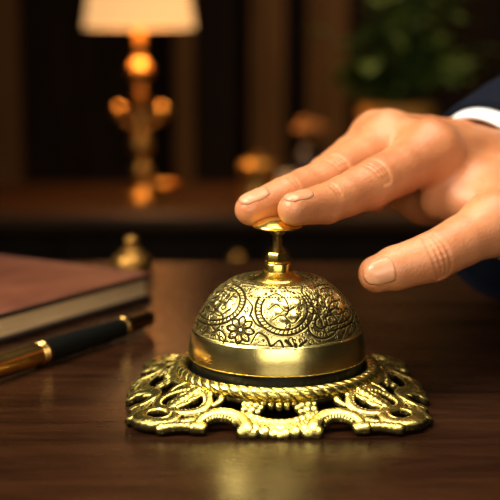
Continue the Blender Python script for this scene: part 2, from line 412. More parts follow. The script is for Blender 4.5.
# eight petal flower
for k in range(8):
    a = 2 * PI * k / 8 + 0.2; c_, s_ = math.cos(a), math.sin(a); q_ = (242 + 8.2 * c_, 331 + 8.4 * s_)
    P = [(242 + 2.6 * c_, 331 + 2.6 * s_), (q_[0] - 3.2 * s_, q_[1] + 3.2 * c_), (242 + 13 * c_, 331 + 13 * s_), (q_[0] + 3.2 * s_, q_[1] - 3.2 * c_), (242 + 2.6 * c_, 331 + 2.6 * s_)]
    mark_px(P, 0.34); blob_px(q_, 1.3, 0.8); mark_px([(242 + 5 * c_, 331 + 5 * s_), (242 + 9 * c_, 331 + 9 * s_)], 0.22, val=.7)
mark_px(arc(242, 331, 2.3, 2.3, 0, 360), 0.3)
def ring_motif(cx, cy, rx, ry, a0, a1, rot=0):
    mark_px(arc(cx, cy, rx, ry, a0, a1, rot, 24), 0.42); mark_px(arc(cx, cy, rx * .80, ry * .80, a0, a1, rot, 24), 0.34)
    m_ = int(abs(a1 - a0) / 9)
    for k in range(m_):
        a = a0 + (a1 - a0) * (k + .5) / m_
        P = arc(cx, cy, rx * .98, ry * .98, a, a, rot, 1) + arc(cx, cy, rx * .82, ry * .82, a + 4, a + 4, rot, 1)
        mark_px(P, 0.26, val=.9, smooth=False)
# left medallion
ring_motif(221, 305, 26, 20, 150, 405, 20)
for c_ in ((214, 302), (224, 296), (222, 310), (211, 312), (231, 304)): blob_px(c_, 2.3, 1.0)
for P in ([(203, 310), (212, 305), (216, 309), (222, 303), (228, 305), (236, 296)], [(206, 316), (214, 313), (222, 317), (232, 311)], [(208, 300), (216, 294), (226, 290)], [(212, 305), (215, 297)], [(222, 303), (226, 296)], [(196, 322), (205, 308), (214, 294), (226, 284), (236, 279)]):
    mark_px(P, 0.34)
# centre medallion
ring_motif(283, 312, 27, 24, 150, 400, 0)
for c_ in ((276, 316), (285, 309), (292, 319), (281, 323), (272, 306), (294, 306)): blob_px(c_, 2.6, 1.1)
for P in ([(268, 312), (276, 308), (284, 314), (293, 310)], [(272, 322), (281, 318), (290, 325), (298, 318)], [(268, 300), (276, 297), (284, 302)], [(284, 302), (287, 312), (284, 318)]): mark_px(P, 0.30)
mark_px([(284, 341), (290, 347), (293, 353), (297, 346), (303, 341)], 0.55); mark_px([(293, 345), (293, 352)], 0.8)
# right curl with its fan of petals
mark_px([(310, 316), (305, 322), (306, 332), (313, 338), (323, 338), (331, 332), (333, 323), (328, 317), (322, 319), (323, 326), (318, 330), (312, 327), (312, 321)], 0.42)
for k in range(7):
    a = math.radians(200 - 32 * k); c_, s_ = math.cos(a), -math.sin(a); q_ = (321 + 12 * c_, 315 + 12 * s_)
    mark_px([(321 + 4 * c_, 315 + 4 * s_), (q_[0] + 3.4 * s_, q_[1] - 3.4 * c_), (321 + 17.5 * c_, 315 + 17.5 * s_), (q_[0] - 3.4 * s_, q_[1] + 3.4 * c_), (321 + 4 * c_, 315 + 4 * s_)], 0.32)
    blob_px(q_, 1.5, .8)
for k in range(11):
    a = math.radians(165 - 13 * k); c_, s_ = math.cos(a), -math.sin(a)
    mark_px([(317 + 21 * c_, 306 + 19 * s_), (317 + 25 * c_, 306 + 23 * s_)], 0.22, val=.7)
# leaves at the right edge and left edge
for P in ([(337, 338), (341, 328), (339, 316), (344, 310), (350, 316), (352, 328), (346, 336)], [(339, 316), (346, 324), (347, 334)], [(333, 340), (343, 342), (352, 338)],
          [(252, 343), (258, 334), (266, 338), (270, 346), (278, 341), (282, 348)], [(214, 336), (222, 331), (228, 338), (224, 345)], [(206, 330), (213, 326), (218, 331)], [(252, 318), (257, 326), (264, 329)], [(247, 300), (253, 309), (251, 318)]): mark_px(P, 0.36)
for P in ([(240, 283), (252, 279), (263, 288)], [(236, 292), (248, 287), (258, 292)]): mark_px(P, 0.28)
# rows of beads and hatching near the crown
for k in range(40):
    a = 2 * PI * k / 120
    for la_, wd_ in ((63.5, 0.42), (50.5, 0.36)):
        p = RD * np.array([math.cos(a) * math.cos(math.radians(la_)), math.sin(a) * math.cos(math.radians(la_)), math.sin(math.radians(la_))])
        for s_ in range(3): stamp(rz3(p, s_ * 2 * PI / 3), wd_, groove, 2.2, .8)
for k in range(360):
    a = 2 * PI * k / 360
    for la_ in (59.0, 66.5, 17.6 + 0.6):
        p = RD * np.array([math.cos(a) * math.cos(math.radians(la_)), math.sin(a) * math.cos(math.radians(la_)), math.sin(math.radians(la_))])
        stamp(p, 0.24, groove, 2.2, .75)
# small curls and stipple filling what is left
random.seed(5)
for k in range(1500):
    la_ = math.asin(random.uniform(math.sin(math.radians(19)), math.sin(math.radians(69)))); t_ = random.uniform(0, 2 * PI)
    i0, j0 = int(la_ / dlat), int(t_ / dth) % NT
    if i0 >= NL or occ[i0, j0] > 0.25: continue
    nrm = np.array([math.cos(la_) * math.cos(t_), math.cos(la_) * math.sin(t_), math.sin(la_)])
    e1 = np.array([-math.sin(t_), math.cos(t_), 0]); e2 = np.cross(nrm, e1)
    r0 = random.uniform(0.5, 1.5); a0 = random.uniform(0, 6.28); sg = random.choice((-1, 1))
    for s_ in np.linspace(0, 1, 14):
        r = r0 * (0.35 + 0.65 * s_); a = a0 + sg * 4.6 * s_
        p = nrm * RD + e1 * r * math.cos(a) + e2 * r * math.sin(a); p *= RD / np.linalg.norm(p)
        stamp(p, 0.25, groove, 2.2, .8)
    stamp(nrm * RD, 1.0, occ)
for k in range(2600):
    la_ = math.asin(random.uniform(math.sin(math.radians(18.5)), math.sin(math.radians(70)))); t_ = random.uniform(0, 2 * PI)
    i0, j0 = int(la_ / dlat), int(t_ / dth) % NT
    if i0 >= NL or occ[i0, j0] > 0.6: continue
    stamp(RD * np.array([math.cos(la_) * math.cos(t_), math.cos(la_) * math.sin(t_), math.sin(la_)]), 0.24, groove, 2.2, random.uniform(.4, .8))
def dish(lat_):                                       # the crown is dished where the washer sits
    return 3.9 * np.exp(-(RD * np.cos(lat_) / 15.0) ** 6)
rad = RD - 0.34 * groove + 0.5 * np.minimum(lump, 1.2)
bandm = np.clip((LATMIN - lat[:, None]) / math.radians(1.2), 0, 1)
rad = rad + 0.35 * bandm
vd = np.stack([rad * np.cos(lat)[:, None] * np.cos(th_), rad * np.cos(lat)[:, None] * np.sin(th_), rad * np.sin(lat)[:, None] * ZSC + ZD - dish(lat)[:, None] + 0 * th_], -1).reshape(-1, 3)
# rolled rim and inner wall
rings_in = [(RD + 0.2, ZD - 0.5), (RD - 0.5, ZD - 0.8), (RD - 1.4, ZD - 0.4), (RD - 1.9, ZD + 1.0), (RD * .80, ZD + 18), (RD * .45, ZD + 27.0)]
vin = np.array([[r * math.cos(t), r * math.sin(t), z] for r, z in rings_in for t in th_])
a = np.arange(NL - 1)[:, None]; b = np.arange(NT)[None, :]
qd = np.stack([a * NT + b, a * NT + (b + 1) % NT, (a + 1) * NT + (b + 1) % NT, (a + 1) * NT + b], -1).reshape(-1, 4)
base0 = NL * NT; b = np.arange(NT)
qi = [np.stack([base0 + b, base0 + (b + 1) % NT, (b + 1) % NT, b], -1)]
for k in range(len(rings_in) - 1):
    o0, o1 = base0 + k * NT, base0 + (k + 1) * NT
    qi.append(np.stack([o1 + b, o1 + (b + 1) % NT, o0 + (b + 1) % NT, o0 + b], -1))
topr = (NL - 1) * NT
gp = np.clip(groove * 1.05, 0, 1) * 0.95 + 0.11 * (1 - np.clip(lump, 0, 1)) * (1 - bandm) - 0.3 * bandm
raw('dome', np.vstack([vd, vin]), np.vstack([qd] + qi), M['brass_dome'], bell, True, {'patina': np.concatenate([gp.ravel(), np.full(len(vin), 0.2)])})

# --- cap washer, nuts, stem, button
MB().lathe([(2.6, 47.6), (9.9, 48.2), (10.4, 48.9), (9.7, 49.7), (8.0, 50.5), (6.6, 51.3), (5.7, 52.2), (2.0, 52.2)], n=72).build('flared_washer', M['brass_polished'], bell, True)
MB().lathe([(4.6, 51.4), (5.3, 51.8), (5.4, 55.2), (4.9, 55.9), (4.1, 56.1), (4.1, 56.3)], n=60, mod=lambda a, z: 1 + 0.02 * abs(math.cos(3 * a))).build('lower_nut', M['brass_polished'], bell, True)
hexm = lambda a, z: 1 / math.cos(((a + PI / 6) % (PI / 3)) - PI / 6)
MB().lathe([(3.2, 55.8), (3.65, 56.2), (3.65, 59.2), (3.2, 59.8), (2.0, 59.8)], n=72, mod=hexm).build('hex_nut', M['brass_polished'], bell, True)
pr = []
z = 53.0
while z < 69.4: pr += [(1.75, z), (2.0, z + 0.25), (1.75, z + 0.5)]; z += 0.62
MB().lathe(pr, n=24).build('plunger_stem', M['bronze'], bell, True)
MB().lathe([(2.0, 67.0), (3.0, 67.4), (3.1, 68.6), (2.4, 69.6)], n=36).build('stem_collar', M['bronze'], bell, True)
MB().lathe([(1.5, 68.3), (5.5, 68.8), (9.5, 69.8), (9.9, 70.3), (9.7, 70.7), (8.2, 71.8), (5.5, 73.0), (2.5, 73.7), (0.4, 73.8)], n=72).build('push_button', M['brass_polished'], bell, True)

# ------------------------------------------------------------------ the hand
def skin_mat():
    m = mat('skin', (0.72, 0.40, 0.25), 0.42)
    b = bsdf(m)
    n1 = noise(m, 45, 5, 0.6); n2 = noise(m, 700, 3, 0.6)
    lk(m, ramp(m, n1, [(0.28, (0.43, 0.145, 0.056)), (0.5, (0.52, 0.195, 0.077)), (0.75, (0.60, 0.25, 0.11))]), b.inputs['Base Color'])
    b.inputs['Subsurface Weight'].default_value = 0.25; b.inputs['Subsurface Radius'].default_value = (1.0, 0.35, 0.18)
    b.inputs['Subsurface Scale'].default_value = 0.003
    vo = nd(m, 'ShaderNodeTexVoronoi'); vo.inputs['Scale'].default_value = 900
    tc = nd(m, 'ShaderNodeTexCoord'); lk(m, tc.outputs['Object'], vo.inputs['Vector'])
    ad = nd(m, 'ShaderNodeMath', operation='ADD'); lk(m, n2, ad.inputs[0]); lk(m, vo.outputs['Distance'], ad.inputs[1])
    n5 = noise(m, 420, 4, 0.6, None, 0.8)
    a2 = nd(m, 'ShaderNodeMath', operation='MULTIPLY_ADD'); lk(m, n5, a2.inputs[0]); a2.inputs[1].default_value = 2.0; lk(m, ad.outputs[0], a2.inputs[2])
    bump(m, a2.outputs[0], 0.25, 0.0004)
    return m
M['skin'] = skin_mat()
M['nail'] = mat('nail', (0.60, 0.27, 0.14), 0.28, 0.0, **{'Subsurface Weight': 0.2, 'Subsurface Scale': 0.002})
M['shirt'] = mat('white_cotton', (0.82, 0.82, 0.84), 0.8)
def suit_mat():
    m = mat('navy_wool', (0.008, 0.010, 0.020), 0.9, 0.0, **{'Specular IOR Level': 0.1}); n_ = noise(m, 900, 3); bump(m, n_, 0.5, 0.0004)
    lk(m, ramp(m, n_, [(0.35, (0.002, 0.003, 0.007)), (0.7, (0.006, 0.008, 0.017))]), bsdf(m).inputs['Base Color']); return m
M['suit'] = suit_mat()

J = dict(
    i=[(294, 209.5, 473, 6.5), (326, 203.5, 487, 8.3), (345, 196, 494, 8.7), (369, 185.5, 503, 10.4), (400, 170, 518, 10.8), (431, 152, 533, 12.6)],
    m=[(251, 209.5, 487, 6.6), (287, 195, 500, 8.1), (305, 188, 509, 8.5), (331, 179, 520, 9.9), (360, 160, 537, 10.4), (388, 141, 554, 12.6)],
    r=[(302, 208, 516, 6.2), (314, 197, 526, 7.6), (327, 176, 541, 9.2), (352, 156, 557, 9.6), (377, 139, 574, 11.8)],
    p=[(376, 200, 562, 6.2), (366, 193, 570, 7.2), (352, 186, 580, 8.6), (374, 158, 594, 10.4)],
    t=[(377, 274, 486, 7.6), (396, 268, 487, 9.0), (431, 257.5, 489, 10.1), (462, 241, 495, 10.6), (494, 224, 503, 12.4)])
J = {k: [(at(a, b, d), r) for a, b, d, r in v] for k, v in J.items()}
WR = (at(528, 163, 606), 17.5); WU = (at(500, 153, 630), 15.5); CMC = (at(560, 192, 540), 15.0)
ARM = np.array([0.74, 0.60, 0.30]); ARM /= np.linalg.norm(ARM)
lo = np.array([-22., -45., 36.]); hi = np.array([178., 205., 128.]); vs = 0.6
N = ((hi - lo) / vs).astype(int) + 1
GX, GY, GZ = [lo[k] + vs * np.arange(N[k], dtype=np.float32) for k in range(3)]
FAR = np.float32(30)
def seg(field, p0, r0, p1, r1, k=0.0, pad=14):
    """blend a tapered bone into the field"""
    p0 = np.asarray(p0); p1 = np.asarray(p1); rm = max(r0, r1) + pad
    a = np.clip(((np.minimum(p0, p1) - rm - lo) / vs).astype(int), 0, N); b = np.clip(((np.maximum(p0, p1) + rm - lo) / vs).astype(int) + 2, 0, N)
    if (b <= a).any(): return
    x = GX[a[0]:b[0], None, None]; y = GY[None, a[1]:b[1], None]; z = GZ[None, None, a[2]:b[2]]
    d = p1 - p0; l2 = d @ d + 1e-9
    t = np.clip(((x - p0[0]) * d[0] + (y - p0[1]) * d[1] + (z - p0[2]) * d[2]) / l2, 0, 1)
    ts = t * t * (3 - 2 * t) * 0.4 + t * 0.6
    dd = np.sqrt((x - p0[0] - t * d[0]) ** 2 + (y - p0[1] - t * d[1]) ** 2 + (z - p0[2] - t * d[2]) ** 2) - (r0 + (r1 - r0) * ts)
    s_ = (slice(a[0], b[0]), slice(a[1], b[1]), slice(a[2], b[2])); cur = field[s_]
    if k > 0:
        hq = np.clip(0.5 + 0.5 * (cur - dd) / k, 0, 1); field[s_] = cur + (dd - cur) * hq - k * hq * (1 - hq)
    else: field[s_] = np.minimum(cur, dd)
def new(): return np.full(N, FAR, np.float32)
def smin(a, b, k):
    hq = np.clip(0.5 + 0.5 * (a - b) / k, 0, 1); return a + (b - a) * hq - k * hq * (1 - hq)
fing = {}
for key, L in J.items():
    fl = new()
    for (p0, r0), (p1, r1) in zip(L, L[1:]): seg(fl, p0, r0, p1, r1, 1.2)
    fing[key] = fl
palm = new()
def mid(a, b, t): return a[0] * (1 - t) + b[0] * t
im, mm_, rm_, pm = J['i'][-1], J['m'][-1], J['r'][-1], J['p'][-1]
wm = (mid(WR, WU, .5), 16.5)
drop = np.array([0, 0, -5.0])
for A, B, ra, rb in ((im, WR, 11.8, 15.5), (mm_, wm, 12.2, 16.0), (rm_, wm, 11.6, 15.5), (pm, WU, 10.5, 14.5)):
    seg(palm, A[0], ra, B[0], rb, 5.0)
    seg(palm, A[0] * .85 + B[0] * .15 + drop * 1.2, ra * .9, B[0] + drop * 0.5, rb * .9, 5.0)
seg(palm, im[0], 12.0, mm_[0], 12.0, 3.0); seg(palm, mm_[0], 12.0, rm_[0], 11.2, 3.0); seg(palm, rm_[0], 11.2, pm[0], 10.0, 3.0)
tm = J['t'][-1]
seg(palm, tm[0], 12.4, CMC[0], 16.0, 6.0); seg(palm, CMC[0], 16.0, WR[0], 17.0, 8.0)
seg(palm, tm[0] * .55 + CMC[0] * .45, 13.0, im[0] * .5 + WR[0] * .5 + drop, 13.0, 8.0)
seg(palm, at(438, 201, 534), 8.0, at(486, 206, 526), 13.0, 7.0)
seg(palm, at(452, 178, 536), 10.0, at(520, 196, 538), 15.0, 8.0)
seg(palm, at(425, 196, 568), 12.0, at(520, 200, 575), 16.0, 8.0)
seg(palm, at(398, 188, 585), 10.5, at(425, 196, 568), 12.0, 6.0)
seg(palm, WR[0], 17.5, WR[0] + ARM * 110, 23.0, 9.0); seg(palm, WU[0], 15.5, WU[0] + ARM * 110, 22.0, 9.0)
body = None
for key, kk in (('i', 7.0), ('m', 6.0), ('r', 6.0), ('p', 6.0), ('t', 6.0)):
    g_ = smin(fing[key], palm, kk)
    body = g_ if body is None else smin(body, g_, 0.8)
field = body
for p_, ln in ((im, .72), (mm_, .72), (rm_, .6)):     # extensor tendons and knuckle heads under the skin
    nrm_ = unit(np.array([-0.15, -0.25, 1.0])); q0 = p_[0] + nrm_ * (p_[1] - 4.2); q1 = p_[0] * (1 - ln) + wm[0] * ln + nrm_ * 12.0
    seg(field, q0, 4.9, q0 * .55 + q1 * .45, 3.4, 5.0); seg(field, q0 * .55 + q1 * .45, 3.4, q1, 2.6, 5.0)
# creases
def crease(p0, p1, depth, wd, reach=5):
    a = np.clip(((np.minimum(p0, p1) - reach - lo) / vs).astype(int), 0, N); b = np.clip(((np.maximum(p0, p1) + reach - lo) / vs).astype(int) + 2, 0, N)
    x = GX[a[0]:b[0], None, None]; y = GY[None, a[1]:b[1], None]; z = GZ[None, None, a[2]:b[2]]
    d = p1 - p0; l2 = d @ d + 1e-9
    t = np.clip(((x - p0[0]) * d[0] + (y - p0[1]) * d[1] + (z - p0[2]) * d[2]) / l2, 0, 1)
    d2 = (x - p0[0] - t * d[0]) ** 2 + (y - p0[1] - t * d[1]) ** 2 + (z - p0[2] - t * d[2]) ** 2
    field[a[0]:b[0], a[1]:b[1], a[2]:b[2]] += depth * np.exp(-d2 / (wd * wd))
def wrinkles(key, k, dorsal, offs, depth, span=62, wd=0.7):
    c, r = J[key][k]; ax_ = unit(J[key][k - 1][0] - J[key][k + 1][0]); d = unit(dorsal - ax_ * (np.dot(dorsal, ax_))); s_ = np.cross(ax_, d)
    for o_, bow in offs:
        prev = None
        for a in np.linspace(-span, span, 9):
            ar = math.radians(a); p = c + ax_ * (o_ + bow * (a / span) ** 2) + (d * math.cos(ar) + s_ * math.sin(ar)) * r
            if prev is not None: crease(prev, p, depth, wd)
            prev = p
UPD = np.array([0.1, -0.35, 1.0])
wrinkles('i', 3, UPD, [(-3.6, 1.2), (-1.4, .5), (0.9, -.4), (3.2, -1.2)], 1.2)
wrinkles('m', 3, UPD, [(-3.4, 1.2), (-1.2, .5), (1.0, -.4), (3.4, -1.2)], 1.2)
wrinkles('i', 1, UPD, [(-1.2, .4), (0.8, -.2)], 0.32, 55); wrinkles('m', 1, UPD, [(-1.2, .4), (0.8, -.2)], 0.32, 55)
wrinkles('t', 2, np.array([0.0, -1.0, 0.15]), [(-3.6, 1.2), (-1.2, .4), (1.2, -.4), (3.6, -1.4)], 1.6, 60)
for a, b, dp in (((447, 214, 500), (470, 203, 512), .9), ((468, 204, 512), (488, 194, 520), .9), ((436, 190, 520), (452, 176, 522), .5), ((452, 190, 515), (470, 172, 520), .45)):
    crease(at(*a), at(*b), dp, 1.6, 6)

# the pads flatten against the button they press
rr_ = np.hypot(GX[:, None], GY[None, :]); ztop = np.interp(rr_, [0, 2.5, 5.5, 8.2, 9.7, 9.9, 10.1], [73.8, 73.7, 73.0, 71.8, 70.7, 70.3, 69.4]) + 0.15
btn = np.minimum(np.minimum(ztop[:, :, None] - GZ[None, None, :], (10.1 - rr_)[:, :, None]), (GZ - 66.0)[None, None, :])
field = np.maximum(field, btn.astype(np.float32))

def surface_nets(fd):
    s_ = fd < 0
    n0, n1, n2_ = fd.shape
    cs = np.zeros((n0 - 1, n1 - 1, n2_ - 1), np.int8)
    for dx in (0, 1):
        for dy in (0, 1):
            for dz in (0, 1): cs += s_[dx:n0 - 1 + dx, dy:n1 - 1 + dy, dz:n2_ - 1 + dz]
    act = (cs > 0) & (cs < 8)
    idx = -np.ones(act.shape, np.int32); I = np.argwhere(act); idx[act] = np.arange(len(I))
    acc = np.zeros((len(I), 3)); cnt = np.zeros(len(I))
    for axis in range(3):
        o1, o2 = [k for k in range(3) if k != axis]
        for e1 in (0, 1):
            for e2 in (0, 1):
                p = I.copy(); p[:, o1] += e1; p[:, o2] += e2; q = p.copy(); q[:, axis] += 1
                a = fd[tuple(p.T)]; b = fd[tuple(q.T)]; c = (a < 0) != (b < 0)
                t = np.where(c, a / np.where(c, a - b, 1), 0)
                pt = p.astype(float); pt[:, axis] += t; acc[c] += pt[c]; cnt[c] += 1
    V_ = acc / cnt[:, None]
    Q_ = []
    for axis in range(3):
        sl0 = [slice(None)] * 3; sl1 = [slice(None)] * 3; sl0[axis] = slice(0, -1); sl1[axis] = slice(1, None)
        a = s_[tuple(sl0)]; b = s_[tuple(sl1)]; o1, o2 = (axis + 1) % 3, (axis + 2) % 3
        E_ = np.argwhere(a != b); E_ = E_[(E_[:, o1] > 0) & (E_[:, o2] > 0) & (E_[:, o1] < fd.shape[o1] - 1) & (E_[:, o2] < fd.shape[o2] - 1)]
        def cell_(d1, d2):
            p = E_.copy(); p[:, o1] -= d1; p[:, o2] -= d2; return idx[tuple(p.T)]
        quad = np.stack([cell_(1, 1), cell_(0, 1), cell_(0, 0), cell_(1, 0)], 1)
        fl = a[tuple(E_.T)]; quad = np.where(fl[:, None], quad, quad[:, ::-1]); Q_.append(quad)
    return V_, np.vstack(Q_)
V_, Q_ = surface_nets(field)
V_ = lo + V_ * vs
for _ in range(1):                                   # light smoothing
    acc = np.zeros_like(V_); cnt = np.zeros(len(V_))
    for a, b in ((0, 1), (1, 2), (2, 3), (3, 0)):
        for s0, s1 in ((a, b), (b, a)):
            np.add.at(acc, Q_[:, s0], V_[Q_[:, s1]]); np.add.at(cnt, Q_[:, s0], 1)
    V_ = V_ * 0.6 + 0.4 * acc / np.maximum(cnt, 1)[:, None]
hand = raw('person', V_, Q_, M['skin'], None, True)
tag(hand, "person's right hand in white cuff and navy sleeve pressing the bell", 'person')

def sample(p):
    g = (np.asarray(p) - lo) / vs; i0 = np.clip(np.floor(g).astype(int), 0, N - 2); t = g - i0; o = 0
    for dx in (0, 1):
        for dy in (0, 1):
            for dz in (0, 1):
                w_ = (t[0] if dx else 1 - t[0]) * (t[1] if dy else 1 - t[1]) * (t[2] if dz else 1 - t[2])
                o += w_ * field[i0[0] + dx, i0[1] + dy, i0[2] + dz]
    return o
def nail(key, dorsal, length, width, fwd, rr=None):
    c, r = J[key][0]; ax_ = unit(J[key][0][0] - J[key][1][0]); d = unit(dorsal - ax_ * np.dot(dorsal, ax_)); s_ = np.cross(ax_, d)
    n1, n2_ = 15, 15; vs_ = []
    for a in np.linspace(-1, 1, n1):
        for b in np.linspace(-1, 1, n2_):
            e = max(1.0, math.hypot(a, b) / max(abs(a), abs(b), 1e-6))
            aa, bb = a / e ** .55, b / e ** .55
            base = c + ax_ * (fwd + aa * length / 2) + s_ * bb * width / 2 * 0.9
            ang = bb * 0.75; dr = d * math.cos(ang) + s_ * math.sin(ang)
            base = c + ax_ * (fwd + aa * length / 2); t = 14.0
            while t > 0 and sample(base + dr * t) > 0: t -= 0.1
            edge = max(abs(a), abs(b)); lift = 0.14 if edge < .8 else (0.06 if edge < .99 else -0.22)
            if a > 0.85: lift += 0.12
            vs_.append(base + dr * (t + lift))
    q_ = [(i * n2_ + j, i * n2_ + j + 1, (i + 1) * n2_ + j + 1, (i + 1) * n2_ + j) for i in range(n1 - 1) for j in range(n2_ - 1)]
    o = raw('fingernail', vs_, q_, M['nail'], hand, True)
    md = o.modifiers.new('thick', 'SOLIDIFY'); md.thickness = 0.0005; md.offset = 0
    return o
nail('i', np.array([0.15, -0.05, 1.0]), 13.0, 11.0, -1.5)
nail('m', np.array([0.1, -0.15, 1.0]), 13.5, 11.0, -1.5)
nail('t', np.array([0.0, -1.0, 0.30]), 12.5, 11.5, 0.3)

# shirt cuff and suit sleeve: open tubes round the wrist
def sleeve(name, c0, axis, prof, tilt, m, thick, sq=1.0, wob=0.0, seed=0):
    ax_ = unit(axis); e2 = unit(np.array([0, 0, 1.0]) - ax_ * ax_[2]); e1 = np.cross(ax_, e2); n_ = 72
    rnd = random.Random(seed); ph = [rnd.uniform(0, 6.28) for _ in range(4)]
    vs_ = []
    for (s_, r) in prof:
        for k in range(n_):
            a = 2 * PI * k / n_
            rr = r * (1 + wob * (math.sin(3 * a + ph[0] + s_ * .03) + .6 * math.sin(5 * a + ph[1] - s_ * .05)))
            off = (s_ if s_ > 0 else 0) + (tilt[0] * math.cos(a) + tilt[1] * math.sin(a)) * max(0.0, 1 - s_ / 120)
            vs_.append(c0 + ax_ * off + (e1 * math.cos(a) * sq + e2 * math.sin(a)) * rr)
    q_ = [(i * n_ + k, i * n_ + (k + 1) % n_, (i + 1) * n_ + (k + 1) % n_, (i + 1) * n_ + k) for i in range(len(prof) - 1) for k in range(n_)]
    o = raw(name, vs_, q_, m, hand, True)
    md = o.modifiers.new('thick', 'SOLIDIFY'); md.thickness = thick * S; md.offset = 0
    return o
CUFF_C = at(495, 196, 600)
sleeve('shirt_cuff', CUFF_C + np.array([-3.0, 0, 3.5]), ARM, [(0, 39.5), (4, 40), (25, 43), (60, 46), (110, 46)], (0, -4), M['shirt'], 1.6, 0.95, 0.008, 2)
sleeve('suit_sleeve', CUFF_C + ARM * 1 + np.array([0, 0, -5.5]), ARM, [(0, 52), (6, 53), (30, 55), (70, 57), (130, 60), (200, 63), (290, 67)], (0, 3), M['suit'], 2.4, 0.97, 0.014, 4)

# ------------------------------------------------------------------ book and pen
def leather():
    m = mat('brown_leather', (0.13, 0.045, 0.025), 0.42)
    vo = nd(m, 'ShaderNodeTexVoronoi'); vo.inputs['Scale'].default_value = 650
    tc = nd(m, 'ShaderNodeTexCoord'); lk(m, tc.outputs['Object'], vo.inputs['Vector'])
    n_ = noise(m, 40, 5)
    lk(m, ramp(m, n_, [(0.3, (0.085, 0.023, 0.010)), (0.7, (0.145, 0.045, 0.020))]), bsdf(m).inputs['Base Color'])
    bump(m, vo.outputs['Distance'], 0.4, 0.0006); return m
M['leather'] = leather()
M['leather_edge'] = mat('leather_edge', (0.018, 0.008, 0.005), 0.5)
def paper():
    m = mat('cream_pages', (0.62, 0.48, 0.30), 0.8)
    n_ = noise(m, 30, 3, 0.5, (1, 1, 90)); lk(m, ramp(m, n_, [(0.35, (0.62, 0.40, 0.19)), (0.65, (0.86, 0.60, 0.31))]), bsdf(m).inputs['Base Color']); return m
M['paper'] = paper()
bc = np.array([-66.5, 191.5]); e_a = unit([-63.5, -104.0]); e_b = np.array([e_a[1], -e_a[0]])     # along the fore edge; into the book
if e_b[0] > 0: e_b = -e_b
book = thing('notebook', (bc[0], bc[1], 0), 'closed brown leather notebook with cream pages beside the pen', 'book')
book.rotation_euler = (0, 0, math.atan2(e_b[1], e_b[0]))
LA, LB = 205.0, 150.0                                 # local x runs into the book, local y along the fore edge (toward the viewer)
sy = 1 if (Matrix.Rotation(book.rotation_euler.z, 2) @ Vector((0, 1))).dot(Vector(e_a)) > 0 else -1
def bb(x0, x1, y0, y1, z0, z1, bev): 
    ya, yb = sorted((sy * y0, sy * y1)); return MB().box(x0, x1, ya, yb, z0, z1, bev)
bb(2.5, LB - 3, 2.5, LA - 2.5, 2.0, 12.6, 0.6).build('page_block', M['paper'], book, True)
cov = bb(0, LB, 0, LA, 12.4, 15.2, 1.2).build('front_cover', M['leather'], book, True)
bb(0, LB, 0, LA, 0, 2.8, 1.0).build('back_cover', M['leather_edge'], book, True)
bb(LB - 3, LB + 1.5, 0, LA, 0.4, 15.0, 1.4).build('spine', M['leather'], book, True)
stt = MB()
for k in range(64):
    y_ = sy * (4 + k * 3.1); stt.tube([(4.2, y_ - .9, 15.25), (4.2, y_, 15.5), (4.2, y_ + .9, 15.25)], 0.3, 6)
for k in range(46):
    x_ = 5 + k * 3.1; stt.tube([(x_ - .9, sy * 4.2, 15.25), (x_, sy * 4.2, 15.5), (x_ + .9, sy * 4.2, 15.25)], 0.3, 6)
stt.build('stitching', mat('thread', (0.17, 0.07, 0.04), 0.7), cov, True)
# dark turned edge strips of the cover
bb(-0.35, 0.4, 0.6, LA - .6, 12.5, 14.9, 0.3).build('cover_edge', M['leather_edge'], cov, True)

p_r = on_z(151, 317.5, 5.6); p_l = on_z(40, 353.5, 5.6); pax = unit(p_l - p_r)
pen = thing('fountain_pen', (p_r[0], p_r[1], 0), 'black and gold capped pen lying along the notebook', 'pen')
pen.rotation_euler = (0, 0, math.atan2(pax[1], pax[0]))
L1 = np.linalg.norm(p_l - p_r)
s_b = np.linalg.norm(on_z(122, 326.5, 5.6) - p_r)
X_ = (1, 0, 0); PC = (0, 0, 5.6)
def pl(prof, name, m): return MB().lathe([(r, z) for r, z in prof], PC, 40, X_).build(name, m, pen, True)
M['gold'] = brass('pen_gold', (0.88, 0.52, 0.14), 0.2, False, 0.1)
pl([(1.5, 0), (3.2, 0.8), (3.9, 3), (4.3, s_b - 1.5)], 'end_cap', mat('dark_gold', (0.30, 0.17, 0.05), 0.25, 1.0))
pl([(4.3, s_b - 1.5), (5.1, s_b - 1.2), (5.1, s_b + 1.2), (4.6, s_b + 1.5)], 'ring', M['gold'])
pl([(4.6, s_b + 1.4), (5.3, s_b + 12), (5.4, L1 - 2.6)], 'barrel', mat('black_resin', (0.006, 0.006, 0.005), 0.2, 0.0, **{'Specular IOR Level': 0.1}))
pl([(5.4, L1 - 2.7), (5.6, L1 - 2.2), (5.6, L1 - 0.6), (5.2, L1 - .2), (5.6, L1 + 0.2), (5.6, L1 + 1.6), (5.2, L1 + 2)], 'ring', M['gold'])
pl([(5.2, L1 + 1.9), (5.3, L1 + 10), (4.9, L1 + 40), (4.0, L1 + 62), (2.0, L1 + 66)], 'cap', M['gold'])
MB().tube([(s_b + 6, 0, 11.2), (s_b + 7, 0, 12.1), (s_b + 30, 0, 12.4)], 0.5, 8)

ix, iy, _ = on_z(132, 270, 0)
ink = thing('inkwell', (ix, iy, 0), 'small lidded brass inkwell behind the notebook at the desk edge', 'inkwell')
MB().lathe([(11, 0), (13, 1), (13.2, 5), (11.5, 9), (8, 11.5), (6.5, 12)], n=36).build('body', M['brass_dull'], ink, True)
MB().lathe([(7.2, 12), (7.2, 13), (4.5, 15.5), (2, 16), (4.2, 17.5), (4.8, 19.5), (3.6, 21.5), (1, 22.3)], n=30).build('lid', M['brass_dull'], ink, True)

